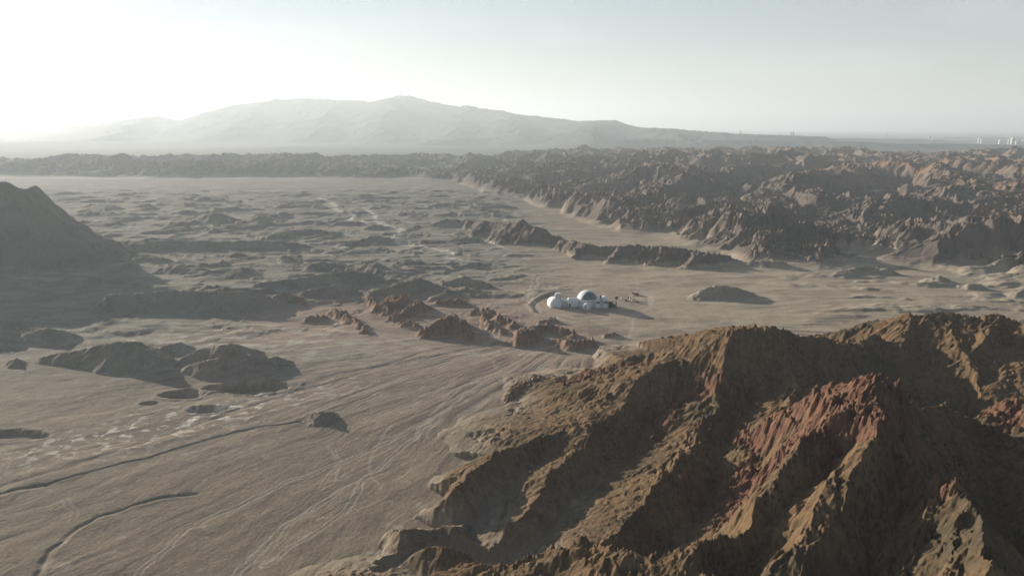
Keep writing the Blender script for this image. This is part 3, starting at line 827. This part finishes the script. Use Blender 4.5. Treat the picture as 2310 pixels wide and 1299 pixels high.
def habitat():
    B = empty('research_base', (BX, BY, gz(BX, BY) - .1), 'white research base of joined domes and capsule modules alone on the plain', 'building')
    K = .298
    X_ = lambda px: (px - 1305) * K
    # left barrel hall, its end turned to the camera
    bm = bmesh.new(); vault(bm, 7.6, 5.7, 9.0, (X_(1254), -4.5, 0), (-.22, 1)); part('hangar_module', bm, WHITE, B, True)
    bm = bmesh.new(); bx(bm, X_(1249), X_(1254), -4.62, -4.45, .05, 2.2, .05); part('door', bm, TRIM, B)
    bm = bmesh.new(); bx(bm, X_(1252), X_(1265), -.3, 3.2, 5.2, 8.6, .25); u = part('roof_unit', bm, WHITE2, B)
    bm = bmesh.new(); vault(bm, 3.6, 4.4, X_(1284) - X_(1263), (X_(1263), 1.2, 0), (1, 0), ribs=4); part('corridor', bm, WHITE2, B, True)
    bm = bmesh.new(); vault(bm, 6.2, 5.8, X_(1305) - X_(1281), (X_(1281), .4, 0), (1, 0), ribs=6); part('capsule_module', bm, WHITE, B, True)
    bm = bmesh.new(); bx(bm, X_(1283), X_(1286), -2.8, -2.64, .3, 2.3, .04); part('door', bm, PANE, B)
    # central drum and dome
    cx, cy, r, hd = X_(1325), 1.5, 6.9, 4.2
    bm = bmesh.new()
    bmesh.ops.create_cone(bm, cap_ends=True, segments=16, radius1=r + .15, radius2=r + .05, depth=hd)
    for v in bm.verts: v.co += Vector((cx, cy, hd / 2))
    part('drum_wall', bm, WHITE2, B)
    bm = bmesh.new()
    bmesh.ops.create_uvsphere(bm, u_segments=40, v_segments=24, radius=r)
    bmesh.ops.delete(bm, geom=[v for v in bm.verts if v.co.z < -.05], context='VERTS')
    for v in bm.verts: v.co = Vector((cx + v.co.x, cy + v.co.y, hd + v.co.z * .93))
    D = part('dome', bm, WHITE, B, True)
    # dark glazed segment of the dome: half-disc outline facing the camera
    def sph(az, el, rr): return Vector((cx + rr * math.cos(el) * math.sin(az), cy - rr * math.cos(el) * math.cos(az), hd + rr * math.sin(el) * .93))
    bm = bmesh.new(); nA, nE = 22, 12; g = []
    for a in range(nA + 1):
        t = -1 + 2 * a / nA; az = math.radians(14) + t * math.radians(52)
        top = math.radians(12) + math.radians(54) * math.sqrt(max(0, 1 - abs(t) ** 2.2))
        g.append([bm.verts.new(sph(az, math.radians(10) + (top - math.radians(10)) * e / nE, r * 1.012)) for e in range(nE + 1)])
    for a in range(nA):
        for e in range(nE): bm.faces.new((g[a][e], g[a + 1][e], g[a + 1][e + 1], g[a][e + 1]))
    W = part('dome_window', bm, GLASS, B, True)
    for a in (4, 11, 18):
        t = -1 + 2 * a / nA; az = math.radians(14) + t * math.radians(52)
        top = math.radians(12) + math.radians(54) * math.sqrt(max(0, 1 - abs(t) ** 2.2))
        bm = bmesh.new(); prev = None
        for e in range(9):
            el = math.radians(10) + (top - math.radians(10)) * e / 8
            c = sph(az, el, r * 1.012); o_ = sph(az, el, r * 1.03); sd = Vector((math.cos(az), math.sin(az), 0)) * .06
            q = [bm.verts.new(v) for v in (c - sd, c + sd, o_ + sd, o_ - sd)]
            if prev:
                for k in range(4): bm.faces.new((prev[k], prev[(k + 1) % 4], q[(k + 1) % 4], q[k]))
            prev = q
        part('mullion', bm, STEEL, W)
    bm = bmesh.new()
    for k in range(32):
        a0, a1 = math.tau * k / 32, math.tau * (k + 1) / 32
        tube(bm, (cx + (r + .1) * math.cos(a0), cy + (r + .1) * math.sin(a0), hd), (cx + (r + .1) * math.cos(a1), cy + (r + .1) * math.sin(a1), hd), .16, 6)
    part('ring_beam', bm, TRIM, B)
    # entrance capsule in front
    bm = bmesh.new(); vault(bm, 4.6, 3.9, 6.4, (X_(1318), -9.6, 0), (.32, 1), ribs=2); A = part('airlock_module', bm, WHITE, B, True)
    bm = bmesh.new(); bx(bm, X_(1318) - .8, X_(1318) + .8, -9.72, -9.5, .1, 2.1, .04); part('hatch', bm, TRIM, A)
    bm = bmesh.new(); vault(bm, 3.2, 3.4, 3.6, (X_(1306), -2.2, 0), (.9, .5)); part('connector', bm, WHITE2, B, True)
    # twin right-hand modules with ribbon windows
    for px in (1346.5, 1363):
        x = X_(px)
        bm = bmesh.new(); vault(bm, 4.7, 6.3, 9.5, (x, -5.4, 0), (0, 1)); M = part('lab_module', bm, WHITE2, B, True)
        bm = bmesh.new(); bx(bm, x - 1.45, x + 1.45, -5.52, -5.38, 3.3, 4.5, .05); W = part('window', bm, GLASS, M)
        bm = bmesh.new()
        for q in ((x - 1.6, x + 1.6, 4.5, 4.66), (x - 1.6, x + 1.6, 3.14, 3.3)): bx(bm, q[0], q[1], -5.56, -5.37, q[2], q[3])
        part('window_frame', bm, TRIM, M)
    bm = bmesh.new(); bx(bm, X_(1355) - .16, X_(1355) + .16, -5.75, 3.6, 0, 5.6, .04); part('party_wall', bm, WHITE, B)
    bm = bmesh.new(); bx(bm, X_(1353.5), X_(1357), 1.5, 3.2, 5.2, 6.9, .08); part('roof_vent', bm, STEEL, B)
    bm = bmesh.new(); vault(bm, 3.0, 3.4, 3.4, (X_(1370.5), -1.5, 0), (1, 0)); part('end_connector', bm, TRIM, B, True)
habitat()

def at(px, py):
    x, y, _ = PH(px, py, 0)
    return x, y, gz(x, y)
def rack():
    x, y, z = at(1381, 694)
    T = empty('equipment_frame', (x, y, z), 'dark steel frame stacked with tanks at the right end of the white base', 'equipment frame')
    bm = bmesh.new()
    for a in (-2.6, 0, 2.6):
        for b in (-1.6, 1.6): tube(bm, (a, b, 0), (a, b, 4.2), .11)
    for zz in (.9, 2.6, 4.2):
        for b in (-1.6, 1.6): tube(bm, (-2.6, b, zz), (2.6, b, zz), .09)
        for a in (-2.6, 0, 2.6): tube(bm, (a, -1.6, zz), (a, 1.6, zz), .09)
    for a in (-2.6, 0): tube(bm, (a, -1.6, 0), (a + 2.6, -1.6, 4.2), .06)
    part('frame', bm, STEEL, T)
    for a in (-1.3, 1.3):
        bm = bmesh.new(); tube(bm, (a, -1.3, 1.75), (a, 1.3, 1.75), .72, 16); part('tank', bm, STEEL, T, False)
    bm = bmesh.new(); bx(bm, -2.3, -.3, -1.3, 1.3, 2.72, 4.0, .08); part('cabinet', bm, STEEL, T)
    x, y, z = at(1390, 688)
    T = empty('antenna_mast', (x, y, z), 'slim mast with a round brown dish beside the dark steel frame', 'antenna')
    bm = bmesh.new(); tube(bm, (0, 0, 0), (0, 0, 4.6), .14, 10); part('pole', bm, STEEL, T)
    bm = bmesh.new()
    bmesh.ops.create_uvsphere(bm, u_segments=20, v_segments=12, radius=1.15)
    bmesh.ops.delete(bm, geom=[v for v in bm.verts if v.co.z > -.15], context='VERTS')
    m = Vector((-.3, -1, .35)).to_track_quat('Z', 'Y').to_matrix()
    for v in bm.verts: v.co = m @ v.co + Vector((0, 0, 5.0))
    dd = part('dish', bm, BROWN, T, True)
    md = dd.modifiers.new('thick', 'SOLIDIFY'); md.thickness = .08
    bm = bmesh.new()
    for k in range(3):
        a = math.tau * k / 3; tube(bm, (1.1 * math.cos(a), 1.1 * math.sin(a), 0), (0, 0, 1.5), .06)
    part('tripod', bm, STEEL, T)
rack()
def vehicle():
    x, y, z = at(1436, 664)
    T = empty('off_road_vehicle', (x, y, z), 'small dark boxy vehicle parked behind the pale crates', 'vehicle', rz=.9)
    bm = bmesh.new(); bx(bm, -2.1, 2.1, -.95, .95, .45, 1.15, .12); bx(bm, -1.9, .9, -.88, .88, 1.1, 1.95, .16); part('body', bm, BROWN, T)
    bm = bmesh.new(); bx(bm, -1.5, .5, -.9, .9, 1.3, 1.75, .04); bx(bm, .85, .93, -.7, .7, 1.3, 1.75); part('window', bm, PANE, T)
    for a in (-1.3, 1.3):
        for b in (-.9, .9):
            bm = bmesh.new(); tube(bm, (a, b - .13, .4), (a, b + .13, .4), .42, 16); part('wheel', bm, RUBBER, T)
vehicle()
for i, (px, py, w, h, rz, m, lb) in enumerate([
        (1402, 675, .8, 2.0, .2, CREAM, 'pale crate standing nearest the white base in the little group'),
        (1413, 678, 1.5, 1.1, -.3, BROWN, 'dark brown low crate in front of the group'),
        (1422, 675, 1.0, 2.6, .1, CREAM, 'tallest and brightest upright crate in the middle of the group'),
        (1426, 680, .7, 1.9, .4, CREAM, 'narrow pale crate in front of the tallest one'),
        (1433, 680, .9, 2.2, -.2, CREAM, 'leaning pale upright crate at the right of the group'),
        (1438, 682, 1.3, 1.2, .5, BROWN, 'dark brown crate at the right end of the group'),
        (1418, 671, 1.4, 1.1, .2, BROWN, 'brown crate at the back of the group'),
        (1427, 660, 1.6, .9, .2, BROWN, 'low brown crate left of the small dark vehicle')]):
    x, y, z = at(px, py)
    T = empty('crate', (x, y, z - .05), lb, 'crate', 'crates dumped beside the base', rz)
    bm = bmesh.new(); bx(bm, -w / 2, w / 2, -w / 2, w / 2, .12, h, .05); part('box', bm, m, T)
    bm = bmesh.new(); bx(bm, -w / 2 - .04, w / 2 + .04, -w / 2 - .04, w / 2 + .04, h + .003, h + .1, .02); part('lid', bm, m, T)
    bm = bmesh.new()
    for a in (-w * .35, w * .35): bx(bm, a - .07, a + .07, -w / 2, w / 2, 0, .118)
    part('skid', bm, STEEL, T)

# far town on the horizon: each tower a thing
def block(px, ytop, D, w, dp, m, lb):
    x, y, zt = PY(px, ytop, D)
    z0 = gz(x, y) - 1.0
    h = max(zt - z0, 14.0)
    T = empty('tower_block', (x, y, z0), lb, 'tower block', 'towers of the far town', random.uniform(-.3, .3))
    bm = bmesh.new(); bx(bm, -w / 2, w / 2, -dp / 2, dp / 2, 0, h, .3); part('wall', bm, m, T)
    bm = bmesh.new(); bx(bm, -w / 2 - .4, w / 2 + .4, -dp / 2 - .4, dp / 2 + .4, h + .02, h + 1.2); r_ = part('roof', bm, m, T)
    bm = bmesh.new(); bx(bm, -w * .2, w * .2, -dp * .2, dp * .2, h + 1.22, h + 4.5); part('lift_house', bm, m, r_)
    n = int(h / 6)
    for k in range(n):
        z = 3 + k * 6.0
        if z + 1.6 > h: break
        bm = bmesh.new(); bx(bm, -w / 2 - .12, w / 2 + .12, -dp / 2 - .12, dp / 2 + .12, z, z + 1.6); part('window_band', bm, PANE, T)
for a in [(1784, 299, 6600, 20, 16, CONC, 'slim white tower, taller of the pair standing alone above the low hills'),
          (1790, 298, 6700, 14, 16, CONC2, 'dark slim tower close against the lone white one'),
          (1670, 295, 6400, 14, 14, CONC, 'tiny faint white tower on the hill left of the lone pair'),
          (2098, 308, 6300, 22, 16, CONC, 'white tower midway between the lone pair and the right edge'),
          (2105, 311, 6300, 10, 12, CONC, 'short pale tower just right of the midway white one'),
          (2209, 311, 5900, 12, 14, CONC, 'small white block, left of the cluster near the right edge'),
          (2215, 314, 5600, 10, 14, CONC, 'lower small block touching the first of the right cluster'),
          (2256, 316, 5300, 14, 14, CONC, 'small white tower left of the twin near the right edge'),
          (2277, 315, 5000, 13, 14, CONC, 'middle white tower beside the tallest'),
          (2285, 312, 4300, 16, 16, CONC, 'tallest and brightest white tower at the right edge'),
          (2299, 320, 4700, 40, 14, CONC, 'long low white block right of the tallest tower'),
          (2309, 315, 5000, 10, 14, CONC, 'white tower cut by the right edge of the picture')]:
    block(*a)
def mast(px, ytop, D, lb):
    x, y, zt = PY(px, ytop, D); z0 = gz(x, y) - 1; h = zt - z0
    T = empty('radio_mast', (x, y, z0), lb, 'mast', 'radio masts of the far town')
    bm = bmesh.new()
    for k in range(3):
        a = math.tau * k / 3
        tube(bm, (4 * math.cos(a), 4 * math.sin(a), 0), (.5 * math.cos(a), .5 * math.sin(a), h), .7, 6)
    n = 10
    for j in range(n):
        t = (j + .5) / n; r = 4 + (.5 - 4) * t
        for k in range(3):
            a, b = math.tau * k / 3, math.tau * (k + 1) / 3
            tube(bm, (r * math.cos(a), r * math.sin(a), h * t), (r * math.cos(b), r * math.sin(b), h * t), .35, 5)
    part('lattice', bm, CONC2, T)
    bm = bmesh.new(); tube(bm, (0, 0, h), (0, 0, h + 8), .3, 6); part('aerial', bm, CONC2, T)
mast(2002, 297, 6200, 'thin tall radio mast above the far hills, left of the midway tower')
mast(2057, 310, 6200, 'short thin mast just left of the midway white tower')

# ------------------------------------------------------------------ haze
def haze():
    me = bpy.data.meshes.new('haze')
    r, b, t = 39500.0, float(Z.min()) - 3.0, HAZE_TOP
    r = HAZE_R * 1.35
    v = [(x, y, z) for z in (b, t) for x, y in ((-r, -r), (r, -r), (r, r), (-r, r))]
    f = [(3, 2, 1, 0), (4, 5, 6, 7), (0, 1, 5, 4), (1, 2, 6, 5), (2, 3, 7, 6), (3, 0, 4, 7)]
    me.from_pydata(v, [], f)
    ob = bpy.data.objects.new('haze', me); C.collection.objects.link(ob)
    ob['kind'] = 'stuff'; ob['label'] = 'pale dusty haze over the whole desert'; ob['category'] = 'haze'
    m = bpy.data.materials.new('dusty_air'); m.use_nodes = True
    n, l = m.node_tree.nodes, m.node_tree.links
    n.remove(n['Principled BSDF'])
    pv = n.new('ShaderNodeVolumePrincipled')
    pv.inputs['Color'].default_value = (.86, .94, 1.0, 1)
    pv.inputs['Density'].default_value = HAZE_DENSITY
    pv.inputs['Anisotropy'].default_value = HAZE_G
    l.new(pv.outputs[0], n['Material Output'].inputs['Volume'])
    me.materials.append(m)
haze()
print('done', round(time.time() - T0, 1))
